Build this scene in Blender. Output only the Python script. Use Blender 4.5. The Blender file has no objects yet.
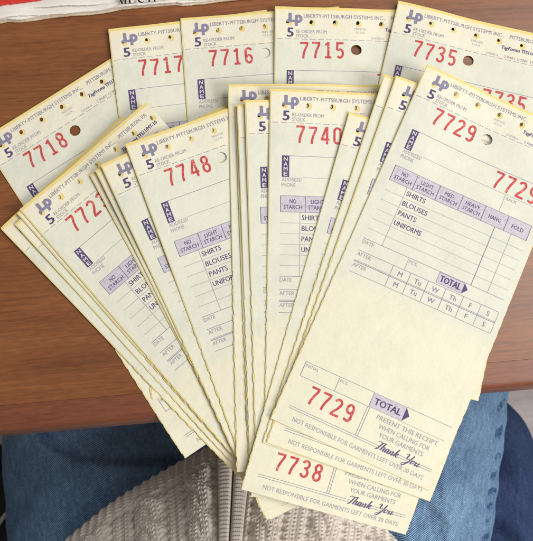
import bpy, bmesh, math, random
import numpy as np
from mathutils import Vector, Matrix
from mathutils.geometry import delaunay_2d_cdt

S = bpy.context.scene
COL = S.collection
rad = math.radians
random.seed(7)
RNG = np.random.RandomState(11)

# ------------------------------------------------------------------ camera
F, TH, H = 755.0, rad(8.0), 0.343          # focal length in photo pixels, pitch, height over the table
CT, ST = math.cos(TH), math.sin(TH)
CAM = Vector((0.0, -H * math.tan(TH), H))
cam = bpy.data.cameras.new('camera')
cam.sensor_fit = 'HORIZONTAL'; cam.sensor_width = 36.0
cam.lens = F / 533.0 * 36.0
cam.clip_start = 0.005; cam.clip_end = 60.0
cam.dof.use_dof = True; cam.dof.focus_distance = 0.345; cam.dof.aperture_fstop = 26.0
camo = bpy.data.objects.new('camera', cam); COL.objects.link(camo)
camo.location = CAM; camo.rotation_euler = (TH, 0, 0)
S.camera = camo

# ------------------------------------------------------------------ light
w = bpy.data.worlds.new('World'); S.world = w; w.use_nodes = True
bg = w.node_tree.nodes['Background']
bg.inputs[0].default_value = (1.0, 0.965, 0.92, 1); bg.inputs[1].default_value = 0.24

def area(name, loc, aim, sx, sy, power, col):
    l = bpy.data.lights.new(name, 'AREA'); l.shape = 'RECTANGLE'; l.size = sx; l.size_y = sy
    l.energy = power; l.color = col
    o = bpy.data.objects.new(name, l); COL.objects.link(o); o.location = loc
    o.rotation_euler = (Vector(aim) - Vector(loc)).to_track_quat('-Z', 'Y').to_euler()
    return o
area('window_light', (1.28, -0.60, 0.92), (0.0, -0.03, 0.0), 0.55, 0.7, 22.5, (1.0, 0.98, 0.95))
area('sheen_fill_light', (0.76, 0.34, 1.25), (0.05, 0.0, 0.0), 0.8, 0.8, 14.0, (1.0, 0.975, 0.94))  # added overhead fill, placed to give the table's right side its sheen

S.view_settings.view_transform = 'Standard'; S.view_settings.look = 'None'
S.view_settings.exposure = 0.0; S.view_settings.gamma = 1.0

# ------------------------------------------------------------------ helpers
def P(px, py, z=0.0):
    "a point of the place at height z seen at a photo pixel"
    dx, dy, dz = (px - 266.5) / F, -(py - 270.5) / F, -1.0
    y, zz = dy * CT - dz * ST, dy * ST + dz * CT
    t = (z - H) / zz
    return Vector((dx * t, CAM.y + y * t, z))

def mesh_obj(name, verts, faces, mats, parent=None, smooth=False, midx=None):
    me = bpy.data.meshes.new(name)
    me.from_pydata([tuple(v) for v in verts], [], [tuple(f) for f in faces])
    for m in (mats if isinstance(mats, (list, tuple)) else [mats]): me.materials.append(m)
    if midx is not None: me.polygons.foreach_set('material_index', np.asarray(midx, dtype=np.int32))
    if smooth: me.polygons.foreach_set('use_smooth', np.ones(len(me.polygons), dtype=bool))
    me.update()
    o = bpy.data.objects.new(name, me); COL.objects.link(o)
    if parent: o.parent = parent
    return o

def grid_obj(name, X, Y, Z, mats, parent=None, midx=None, uv=None, smooth=True):
    "X, Y, Z are (n, m) arrays; quads between them"
    n, m = X.shape
    co = np.stack([X, Y, Z], -1).reshape(-1, 3).astype(np.float32)
    i = np.arange(n * m).reshape(n, m)
    q = np.stack([i[:-1, :-1], i[:-1, 1:], i[1:, 1:], i[1:, :-1]], -1).reshape(-1, 4).astype(np.int32)
    me = bpy.data.meshes.new(name)
    me.vertices.add(n * m); me.vertices.foreach_set('co', co.ravel())
    me.loops.add(q.size); me.loops.foreach_set('vertex_index', q.ravel())
    me.polygons.add(len(q))
    me.polygons.foreach_set('loop_start', np.arange(0, q.size, 4, dtype=np.int32))
    me.polygons.foreach_set('loop_total', np.full(len(q), 4, dtype=np.int32))
    for mt in (mats if isinstance(mats, (list, tuple)) else [mats]): me.materials.append(mt)
    me.update(calc_edges=True)
    if midx is not None: me.polygons.foreach_set('material_index', np.asarray(midx, dtype=np.int32).ravel())
    if smooth: me.polygons.foreach_set('use_smooth', np.ones(len(q), dtype=bool))
    if uv is not None:
        l = me.uv_layers.new(name='UVMap')
        U = np.stack(uv, -1).reshape(-1, 2)[q.ravel()].astype(np.float32)
        l.data.foreach_set('uv', U.ravel())
    me.validate(); me.update()
    o = bpy.data.objects.new(name, me); COL.objects.link(o)
    if parent: o.parent = parent
    return o

def empty(name, loc, rz=0.0):
    o = bpy.data.objects.new(name, None); COL.objects.link(o)
    o.location = loc; o.rotation_euler = (0, 0, rz); o.empty_display_size = 0.02
    return o

def tag(o, label=None, cat=None, group=None, kind=None):
    if label: o['label'] = label
    if cat: o['category'] = cat
    if group: o['group'] = group
    if kind: o['kind'] = kind
    return o

# ------------------------------------------------------------------ materials
class N:
    "small node-tree builder"
    def __init__(s, name):
        s.m = bpy.data.materials.new(name); s.m.use_nodes = True
        s.t = s.m.node_tree; s.b = s.t.nodes['Principled BSDF']
    def n(s, typ, **kw):
        nd = s.t.nodes.new('ShaderNode' + typ)
        for k, v in kw.items():
            if k.startswith('i_'):
                key = k[2:]; key = int(key) if key.isdigit() else key.replace('_', ' ')
                nd.inputs[key].default_value = v
            else: setattr(nd, k, v)
        return nd
    def l(s, a, ao, b, bi): s.t.links.new(a.outputs[ao], b.inputs[bi])
    def ramp(s, src, out, stops):
        r = s.n('ValToRGB'); e = r.color_ramp.elements
        while len(e) < len(stops): e.new(0.5)
        for k, (p, c) in enumerate(stops): e[k].position = p; e[k].color = (*c, 1)
        s.l(src, out, r, 0); return r
    def noise(s, coord, cout, scale, detail=4, rough=0.55, sc=(1, 1, 1), rot=(0, 0, 0)):
        mp = s.n('Mapping'); mp.inputs['Scale'].default_value = sc; mp.inputs['Rotation'].default_value = rot
        s.l(coord, cout, mp, 0)
        t = s.n('TexNoise'); t.inputs['Scale'].default_value = scale; t.inputs['Detail'].default_value = detail
        t.inputs['Roughness'].default_value = rough
        s.l(mp, 0, t, 0); return t
    def mix(s, f, a, b, fac=None, blend='MIX'):
        m = s.n('Mix', data_type='RGBA', blend_type=blend)
        if f is not None: s.t.links.new(f, m.inputs[0])
        else: m.inputs[0].default_value = fac
        for v, i in ((a, 6), (b, 7)):
            if isinstance(v, tuple): m.inputs[i].default_value = (*v, 1)
            else: s.t.links.new(v, m.inputs[i])
        return m.outputs[2]
    def bump(s, src, strength, dist):
        b = s.n('Bump'); b.inputs['Strength'].default_value = strength; b.inputs['Distance'].default_value = dist
        s.t.links.new(src, b.inputs['Height']); s.l(b, 0, s.b, 'Normal'); return b

def plain(name, col, rough=0.6, spec=0.3):
    k = N(name); k.b.inputs['Base Color'].default_value = (*col, 1)
    k.b.inputs['Roughness'].default_value = rough; k.b.inputs['Specular IOR Level'].default_value = spec
    c = k.n('TexCoord'); t = k.noise(c, 'Object', 900, 3)
    r = k.ramp(t, 0, [(0.3, tuple(x * 0.86 for x in col)), (0.7, tuple(min(1, x * 1.1) for x in col))])
    k.l(r, 0, k.b, 'Base Color'); return k.m

def mat_wood(name, light, dark, vein, sheen=0.34):
    k = N(name); c = k.n('TexCoord')
    warp = k.noise(c, 'Object', 5, 2, 0.5, (1, 3, 3))
    wv = k.n('Vector' + 'Math', operation='MULTIPLY_ADD'); k.l(warp, 'Color', wv, 0); wv.inputs[1].default_value = (.0, .026, .0); k.l(c, 'Object', wv, 2)
    class _c: outputs = wv.outputs
    a = k.noise(wv, 0, 9, 5, 0.6, (0.7, 9, 9))
    b = k.noise(wv, 0, 60, 4, 0.6, (0.22, 12, 12))
    d = k.noise(wv, 0, 5, 3, 0.5, (1, 5, 5))
    pores = k.noise(wv, 0, 170, 3, 0.55, (0.35, 9, 9))
    r = k.ramp(a, 0, [(0.3, dark), (0.52, tuple((x + y) / 2 for x, y in zip(dark, light))), (0.75, light)])
    r2 = k.ramp(b, 0, [(0.36, vein), (0.56, (1, 1, 1))])
    m = k.mix(None, r.outputs[0], r2.outputs[0], 0.38, 'MULTIPLY')
    r3 = k.ramp(d, 0, [(0.3, (0.72, 0.7, 0.68)), (0.7, (1.15, 1.12, 1.1))])
    m2 = k.mix(None, m, r3.outputs[0], 0.8, 'MULTIPLY')
    r4 = k.ramp(pores, 0, [(0.38, (0.42, 0.36, 0.34)), (0.5, (1, 1, 1))])
    m3 = k.mix(None, m2, r4.outputs[0], 0.28, 'MULTIPLY')
    fine = k.noise(c, 'Object', 700, 3, 0.6, (0.25, 1, 1)); r5 = k.ramp(fine, 0, [(0.3, (0.74, 0.72, 0.7)), (0.62, (1.06, 1.05, 1.05))])
    m3 = k.mix(None, m3, r5.outputs[0], 0.7, 'MULTIPLY')
    vo = k.n('TexVoronoi'); vo.inputs['Scale'].default_value = 85; k.l(c, 'Object', vo, 0)
    rv = k.ramp(vo, 'Distance', [(0.012, (1, 1, 1)), (0.03, (0, 0, 0))])
    sv = k.n('SeparateColor'); k.l(vo, 'Color', sv, 0); gt = k.n('Math', operation='GREATER_THAN'); k.l(sv, 0, gt, 0); gt.inputs[1].default_value = 0.86
    mg = k.n('Math', operation='MULTIPLY'); k.l(rv, 0, mg, 0); k.l(gt, 0, mg, 1)
    m3 = k.mix(mg.outputs[0], m3, (0.42, 0.30, 0.22))
    k.t.links.new(m3, k.b.inputs['Base Color'])
    k.b.inputs['Roughness'].default_value = sheen + 0.04
    k.b.inputs['Specular IOR Level'].default_value = 0.4
    k.b.inputs['Coat Weight'].default_value = 0.6; k.b.inputs['Coat Roughness'].default_value = 0.36
    k.bump(pores.outputs[0], 0.15, 0.0003)
    return k.m

def mat_front_paper():
    k = N('cream_form_paper'); c = k.n('TexCoord')
    sp = k.n('SeparateXYZ'); k.l(c, 'Object', sp, 0)
    mr = k.n('MapRange'); mr.inputs['From Min'].default_value = 0.0; mr.inputs['From Max'].default_value = -0.1757
    k.l(sp, 'Y', mr, 'Value')
    # the coated zone of the carbonless sheet is cooler than the stubs
    warm, cool, foot = (0.82, 0.775, 0.63), (0.745, 0.745, 0.63), (0.815, 0.778, 0.612)
    r = k.ramp(mr, 0, [(0.0, (0.87, 0.78, 0.52)), (0.03, warm), (0.085, warm), (0.098, cool), (0.57, cool), (0.62, foot), (1.0, foot)])
    oi = k.n('ObjectInfo')
    a = k.noise(c, 'Object', 70, 3); r1 = k.ramp(a, 0, [(0.3, (0.94, 0.95, 0.95)), (0.7, (1.03, 1.02, 1.01))])
    m = k.mix(None, r.outputs[0], r1.outputs[0], 0.6, 'MULTIPLY')
    b = k.noise(c, 'Object', 1500, 4); r2 = k.ramp(b, 0, [(0.3, (0.93, 0.93, 0.92)), (0.7, (1.02, 1.02, 1.02))])
    m = k.mix(None, m, r2.outputs[0], 0.7, 'MULTIPLY')
    mpo = k.n('VectorMath', operation='ADD'); k.l(c, 'Object', mpo, 0); k.l(oi, 'Location', mpo, 1)
    sm = k.noise(mpo, 0, 34, 4, 0.65); rs = k.ramp(sm, 0, [(0.34, (0.90, 0.925, 0.95)), (0.46, (1, 1, 1)), (0.62, (1, 1, 1)), (0.75, (0.95, 0.93, 0.88))])
    m = k.mix(None, m, rs.outputs[0], 0.6, 'MULTIPLY')
    r3 = k.ramp(oi, 'Random', [(0, (0.97, 0.97, 0.985)), (1, (1.0, 1.0, 0.985))])
    m = k.mix(None, m, r3.outputs[0], 1.0, 'MULTIPLY')
    k.t.links.new(m, k.b.inputs['Base Color'])
    k.b.inputs['Roughness'].default_value = 0.72; k.b.inputs['Specular IOR Level'].default_value = 0.2
    k.bump(a.outputs[0], 0.45, 0.0014)
    return k.m

def mat_yellow(name, col):
    k = N(name); c = k.n('TexCoord')
    a = k.noise(c, 'Object', 400, 3)
    r = k.ramp(a, 0, [(0.3, tuple(x * 0.93 for x in col)), (0.7, col)])
    k.l(r, 0, k.b, 'Base Color'); k.b.inputs['Roughness'].default_value = 0.75
    k.b.inputs['Specular IOR Level'].default_value = 0.15
    return k.m

def mat_red_ink():
    k = N('red_number_ink'); c = k.n('TexCoord')
    a = k.noise(c, 'Object', 620, 5, 0.75)
    r = k.ramp(a, 0, [(0.32, (0.76, 0.34, 0.28)), (0.46, (0.57, 0.075, 0.078)), (0.7, (0.50, 0.05, 0.056))])
    k.l(r, 0, k.b, 'Base Color'); k.b.inputs['Roughness'].default_value = 0.6
    k.b.inputs['Specular IOR Level'].default_value = 0.2
    return k.m

def mat_denim(name, base, hi, lo):
    k = N(name); c = k.n('TexCoord')
    sp = k.n('SeparateXYZ'); k.l(c, 'UV', sp, 0)
    wob = k.noise(c, 'UV', 160, 3)
    # twill diagonals: sin((u + v) * f + wobble)
    add = k.n('Math', operation='ADD'); k.l(sp, 0, add, 0); k.l(sp, 1, add, 1)
    mul = k.n('Math', operation='MULTIPLY'); k.l(add, 0, mul, 0); mul.inputs[1].default_value = 2 * math.pi / 0.00128
    wm = k.n('Math', operation='MULTIPLY'); k.l(wob, 0, wm, 0); wm.inputs[1].default_value = 6.0
    ad2 = k.n('Math', operation='ADD'); k.l(mul, 0, ad2, 0); k.l(wm, 0, ad2, 1)
    sn = k.n('Math', operation='SINE'); k.l(ad2, 0, sn, 0)
    # thread breaks across the diagonal
    sub = k.n('Math', operation='SUBTRACT'); k.l(sp, 0, sub, 0); k.l(sp, 1, sub, 1)
    mu3 = k.n('Math', operation='MULTIPLY'); k.l(sub, 0, mu3, 0); mu3.inputs[1].default_value = 2 * math.pi / 0.0011
    sn3 = k.n('Math', operation='SINE'); k.l(mu3, 0, sn3, 0)
    s3 = k.n('Math', operation='MULTIPLY'); k.l(sn3, 0, s3, 0); s3.inputs[1].default_value = 0.55
    tw = k.n('Math', operation='ADD'); k.l(sn, 0, tw, 0); k.l(s3, 0, tw, 1)
    mr = k.n('MapRange'); mr.inputs[1].default_value = -1.4; mr.inputs[2].default_value = 1.4; k.l(tw, 0, mr, 0)
    fib = k.noise(c, 'UV', 620, 5, 0.75)
    slub = k.noise(c, 'UV', 120, 4, 0.7, (1, 3, 1))
    big = k.noise(c, 'UV', 22, 3, 0.6)
    r = k.ramp(mr, 0, [(0.15, lo), (0.5, base), (0.9, hi)])
    f1 = k.ramp(fib, 0, [(0.3, (0.5, 0.53, 0.6)), (0.7, (1.5, 1.45, 1.35))])
    m = k.mix(None, r.outputs[0], f1.outputs[0], 0.8, 'MULTIPLY')
    f2 = k.ramp(slub, 0, [(0.3, (0.6, 0.64, 0.7)), (0.7, (1.4, 1.34, 1.25))])
    m = k.mix(None, m, f2.outputs[0], 0.75, 'MULTIPLY')
    f3 = k.ramp(big, 0, [(0.3, (0.66, 0.69, 0.74)), (0.7, (1.3, 1.26, 1.18))])
    m = k.mix(None, m, f3.outputs[0], 0.9, 'MULTIPLY')
    k.t.links.new(m, k.b.inputs['Base Color'])
    k.b.inputs['Roughness'].default_value = 0.9; k.b.inputs['Specular IOR Level'].default_value = 0.1
    hs = k.n('Math', operation='ADD'); k.l(mr, 0, hs, 0); k.l(fib, 0, hs, 1)
    k.bump(hs.outputs[0], 0.6, 0.0004)
    return k.m

def mat_knit():
    k = N('taupe_wool_knit'); c = k.n('TexCoord')
    a = k.noise(c, 'UV', 1800, 4, 0.7); b = k.noise(c, 'UV', 60, 3)
    r = k.ramp(a, 0, [(0.28, (0.55, 0.49, 0.42)), (0.72, (0.82, 0.755, 0.675))])
    r2 = k.ramp(b, 0, [(0.3, (0.88, 0.87, 0.86)), (0.7, (1.1, 1.1, 1.12))])
    m = k.mix(None, r.outputs[0], r2.outputs[0], 0.8, 'MULTIPLY')
    k.t.links.new(m, k.b.inputs['Base Color'])
    k.b.inputs['Roughness'].default_value = 0.95; k.b.inputs['Specular IOR Level'].default_value = 0.08
    k.b.inputs['Sheen Weight'].default_value = 0.25; k.b.inputs['Sheen Roughness'].default_value = 0.5
    k.bump(a.outputs[0], 0.5, 0.0005)
    return k.m

M_PAPER = mat_front_paper()
M_YEL = mat_yellow('yellow_copy_paper', (0.82, 0.66, 0.25))
M_CARD = mat_yellow('manila_card', (0.80, 0.68, 0.36))
M_RED = mat_red_ink()
M_DARK = plain('indigo_print_ink', (0.095, 0.078, 0.185), 0.7, 0.15)
M_MID = plain('slate_print_ink', (0.255, 0.24, 0.35), 0.7, 0.15)
M_GREY = plain('pale_print_ink', (0.39, 0.37, 0.405), 0.7, 0.15)
M_LAV = plain('lavender_print_tint', (0.56, 0.53, 0.59), 0.75, 0.15)
M_CREAM = plain('knockout_letter_cream', (0.66, 0.63, 0.60), 0.75, 0.15)
M_WOOD = mat_wood('reddish_brown_wood', (0.325, 0.118, 0.035), (0.195, 0.064, 0.019), (0.62, 0.54, 0.50))
M_BAND = mat_wood('reddish_brown_wood_edging', (0.29, 0.090, 0.036), (0.175, 0.053, 0.023), (0.65, 0.57, 0.54))
M_DENIM = mat_denim('mid_blue_denim', (0.076, 0.170, 0.345), (0.35, 0.52, 0.72), (0.014, 0.036, 0.10))
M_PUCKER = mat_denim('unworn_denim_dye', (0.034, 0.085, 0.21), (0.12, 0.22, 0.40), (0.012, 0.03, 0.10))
M_DENIM_SHADE = mat_denim('shaded_jeans_denim', (0.028, 0.048, 0.125), (0.08, 0.115, 0.23), (0.010, 0.018, 0.06))  # darker copy of the jeans denim, shade put into its colour
M_KNIT = mat_knit()
M_BLACK = plain('black_vinyl', (0.008, 0.008, 0.009), 0.55, 0.3)
M_FLOOR = mat_wood('grey_floor_boards', (0.62, 0.55, 0.54), (0.46, 0.40, 0.40), (0.8, 0.78, 0.78), 0.5)
M_CORD = plain('white_cord_plastic', (0.6, 0.6, 0.57), 0.5)
M_METAL = plain('dark_zip_metal', (0.12, 0.105, 0.09), 0.45, 0.5)

# ------------------------------------------------------------------ floor
fl = mesh_obj('floor', [(-3, -3, -0.75), (3, -3, -0.75), (3, 3, -0.75), (-3, 3, -0.75)], [(0, 1, 2, 3)], M_FLOOR)
tag(fl, kind='structure')

# ------------------------------------------------------------------ table
E0, E1 = P(0, 429.5), P(533, 382.5)
EDIR = (E1 - E0).normalized(); ENRM = Vector((-EDIR.y, EDIR.x, 0))
EMID = E0 + EDIR * (E1 - E0).length * 0.5
table = empty('wooden_table', (EMID.x, EMID.y, -0.75), math.atan2(EDIR.y, EDIR.x))
tag(table, 'reddish brown wooden table with a darker solid front edge', 'table')
ZT = 0.75
def profile_solid(name, prof, x0, x1, mat, parent, nx=1):
    n = len(prof); v = []; f = []
    for i in range(nx + 1):
        x = x0 + (x1 - x0) * i / nx
        v += [(x, y, z) for y, z in prof]
    for i in range(nx):
        for j in range(n):
            a, b = i * n + j, i * n + (j + 1) % n
            f.append((a, a + n, b + n, b))
    f.append(tuple(range(n))); f.append(tuple(nx * n + j for j in reversed(range(n))))
    o = mesh_obj(name, v, f, mat, parent)
    return o
BAND = 0.0104
# (y inward from the edge line, z)
prof = [(BAND, ZT), (0.0012, ZT), (0.0004, ZT - 0.0001), (-0.0004, ZT - 0.0006), (-0.0012, ZT - 0.0018),
        (-0.0022, ZT - 0.0045), (-0.0032, ZT - 0.009), (-0.0036, ZT - 0.014), (-0.0034, ZT - 0.022),
        (-0.0024, ZT - 0.026), (0.0, ZT - 0.028), (BAND, ZT - 0.028)]
eb = profile_solid('edge_band', prof, -0.8, 0.8, M_BAND, table)
prof = [(BAND + 0.00002, ZT - 0.0003), (BAND + 0.00012, ZT - 0.00012), (0.80, ZT - 0.00012), (0.80, ZT - 0.028), (BAND + 0.00002, ZT - 0.028)]
profile_solid('table_top', list(reversed(prof)), -0.8, 0.8, M_WOOD, table)
for x in (-0.72, 0.72):
    for y in (0.08, 0.72):
        profile_solid('leg', [(y - .03, 0), (y + .03, 0), (y + .03, ZT - .028), (y - .03, ZT - .028)], x - .03, x + .03, M_WOOD, table)

# ------------------------------------------------------------------ laundry tickets: printing
U = 0.000465                                   # one ticket unit in metres
TW, TL = 164.0, 378.0
PITCH = 24.0

FCACHE = {}
def text_mesh(s):
    "outline letters of the built-in face as (verts, tris), starting at x 0 on the baseline, cap height 1"
    if s in FCACHE: return FCACHE[s]
    cu = bpy.data.curves.new('t', 'FONT'); cu.body = s; cu.size = 1.0; cu.resolution_u = 2; cu.fill_mode = 'FRONT'
    o = bpy.data.objects.new('t', cu); COL.objects.link(o)
    dg = bpy.context.evaluated_depsgraph_get(); dg.update()
    me = o.evaluated_get(dg).to_mesh()
    v = np.array([x.co[:2] for x in me.vertices]).reshape(-1, 2); me.calc_loop_triangles()
    t = [tuple(x.vertices) for x in me.loop_triangles]
    o.evaluated_get(dg).to_mesh_clear()
    bpy.data.objects.remove(o); bpy.data.curves.remove(cu)
    if len(v): v[:, 0] -= v[:, 0].min()
    FCACHE[s] = (v, t); return FCACHE[s]
_cap = text_mesh('H')[0][:, 1].max()

class Print:
    "flat printing in ticket units (u right, v down), one material index per face"
    def __init__(s): s.v = []; s.f = []; s.m = []; s.z = []; s.k = 0
    def poly(s, pts, m):
        k = len(s.v); s.v += list(pts); s.z += [s.k % 12] * len(pts); s.f.append(tuple(range(k, k + len(pts)))); s.m.append(m)
    def rect(s, u0, v0, u1, v1, m, step=3.0):
        s.k += 1; nu = max(1, int(math.ceil((u1 - u0) / 9))); nv = max(1, int(math.ceil((v1 - v0) / step)))
        for i in range(nu):
            for j in range(nv):
                a, b = u0 + (u1 - u0) * i / nu, u0 + (u1 - u0) * (i + 1) / nu
                c, d = v0 + (v1 - v0) * j / nv, v0 + (v1 - v0) * (j + 1) / nv
                s.poly([(a, c), (b, c), (b, d), (a, d)], m)
    def hl(s, u0, u1, v, m, w=0.55): w *= .85; s.rect(u0, v - w / 2, u1, v + w / 2, m)
    def vl(s, u, v0, v1, m, w=0.5): s.rect(u - w / 2, v0, u + w / 2, v1, m)
    def text(s, t, u, v, cap, m, width=None, bold=0.0, align='L', shear=0.0):
        "cap-height text whose capitals' top is at v"
        vs, tr = text_mesh(t)
        k = cap / _cap; wd = vs[:, 0].max() * k
        sx = k * (width / wd if width else 1.0); W = width or wd
        if align == 'C': u -= W / 2
        offs = [(0, 0)] if not bold else [(-bold, 0), (bold, 0), (0, bold * .5), (0, -bold * .5)]
        for du, dv in offs:
            s.k += 1; b = len(s.v); s.z += [s.k % 12] * len(vs)
            s.v += [(u + x * sx + du + shear * y * k, v + cap - y * k + dv) for x, y in vs]
            for a in tr: s.f.append(tuple(b + i for i in reversed(a))); s.m.append(m)
    def stroke(s, pts, w, m, closed=False):
        s.k += 1; pts = [Vector(p) for p in pts]; n = len(pts); L = []; R = []
        ws = w if isinstance(w, (list, tuple)) else [w] * n
        for i in range(n):
            a = pts[i - 1] if (i > 0 or closed) else None
            c = pts[(i + 1) % n] if (i < n - 1 or closed) else None
            d1 = (pts[i] - a).normalized() if a is not None else None
            d2 = (c - pts[i]).normalized() if c is not None else None
            d = (d1 or d2) if (d1 is None or d2 is None) else (d1 + d2)
            if d.length < 1e-6: d = d1
            d = d.normalized(); nrm = Vector((-d.y, d.x))
            k = 1.0
            if d1 is not None and d2 is not None: k = 1 / max(0.6, nrm.dot(Vector((-d1.y, d1.x))))
            L.append(pts[i] + nrm * ws[i] / 2 * k); R.append(pts[i] - nrm * ws[i] / 2 * k)
        for i in range(n if closed else n - 1):
            j = (i + 1) % n
            s.poly([tuple(L[i]), tuple(R[i]), tuple(R[j]), tuple(L[j])], m)
    def smooth_stroke(s, pts, w0, w1, m):
        "Catmull-Rom pen stroke"
        q = [pts[0]] + list(pts) + [pts[-1]]; out = []
        for i in range(1, len(q) - 2):
            for k in range(5):
                t = k / 5
                c = [0.5 * (2 * q[i][d] + (q[i + 1][d] - q[i - 1][d]) * t + (2 * q[i - 1][d] - 5 * q[i][d] + 4 * q[i + 1][d] - q[i + 2][d]) * t * t
                     + (3 * q[i][d] - q[i - 1][d] - 3 * q[i + 1][d] + q[i + 2][d]) * t ** 3) for d in (0, 1)]
                out.append(tuple(c))
        out.append(pts[-1])
        ws = []
        for i in range(len(out)):
            a, b = out[max(0, i - 1)], out[min(len(out) - 1, i + 1)]
            dn = (b[1] - a[1]) / (math.hypot(b[0] - a[0], b[1] - a[1]) + 1e-9)
            ws.append(w0 + (w1 - w0) * max(0, dn) )
        s.stroke(out, ws, m)

def arc(cx, cy, rx, ry, a0, a1, n=12):
    return [(cx + rx * math.cos(rad(a0 + (a1 - a0) * i / n)), cy + ry * math.sin(rad(a0 + (a1 - a0) * i / n))) for i in range(n + 1)]

# numbering-machine digits in a 8.6 x 17.4 box, v down
DW, DH, SWD = 8.2, 17.2, 2.15
def digit(pr, c, u, v, m=0):
    w, h, s = DW, DH, SWD; e = s / 2
    def st(p, **k): pr.stroke([(u + a, v + b) for a, b in p], s, m, **k)
    if c == '7':
        st([(0, e), (w, e)])
        st([(w - e, e), (w - e - .1, 3.2), (4.6, 9.0), (3.5, 13), (3.2, h)])
    elif c == '1':
        st([(w / 2 + .3, 0), (w / 2 + .3, h - e)]); st([(1.3, 3.0), (3.0, 2.3), (w / 2 + .2, .7)]); st([(1.2, h - e), (w - .8, h - e)])
    elif c == '0':
        st(arc(w / 2, 4.3, w / 2 - e, 4.3 - e, 180, 360) + arc(w / 2, h - 4.3, w / 2 - e, 4.3 - e, 0, 180), closed=True)
    elif c == '2':
        st(arc(w / 2, 4.3, w / 2 - e, 4.3 - e, 190, 380, 14) + [(5.2, 9.2), (2.2, 13.2), (e, h - e - .3)]); st([(0, h - e), (w, h - e)])
    elif c == '3':
        st(arc(w / 2, 4.4, w / 2 - e, 4.4 - e, 195, 440, 16)); st(arc(w / 2, h - 4.9, w / 2 - e, 4.9 - e, 285, 525, 16)); st([(3.0, 8.0), (4.6, 8.0)])
    elif c == '4':
        st([(5.4, 0), (5.2, 1.0), (.6, 12.6)]); st([(0, 12.6), (w, 12.6)]); st([(6.0, 0), (6.0, h)])
    elif c == '5':
        st([(w - .5, e), (1.1, e)]); st([(1.5, 0), (1.2, 8.4)]); st([(1.2, 8.3)] + arc(w / 2, h - 5.3, w / 2 - e, 5.3 - e, 240, 500, 16))
    elif c == '6':
        st(arc(w / 2, h - 5.0, w / 2 - e, 5.0 - e, 0, 360, 20)); st([(w - 1.1, 3.0)] + arc(w / 2, 4.3, w / 2 - e, 4.3 - e, 330, 180, 10) + [(e, h - 5)])
    elif c == '8':
        st(arc(w / 2, 4.6, w / 2 - e - .3, 4.6 - e, 0, 360, 18)); st(arc(w / 2, h - 5.0, w / 2 - e, 5.0 - e, 0, 360, 20))
    elif c == '9':
        st(arc(w / 2, 5.0, w / 2 - e, 5.0 - e, 0, 360, 20)); st([(w - e, 5), (w - e, h - 4.3)] + arc(w / 2, h - 4.3, w / 2 - e, 4.3 - e, 0, 150, 10))
def number(pr, s, u, v, jit):
    for i, c in enumerate(s): digit(pr, c, u + 12.2 * i, v + jit.uniform(-.35, .35))

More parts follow.
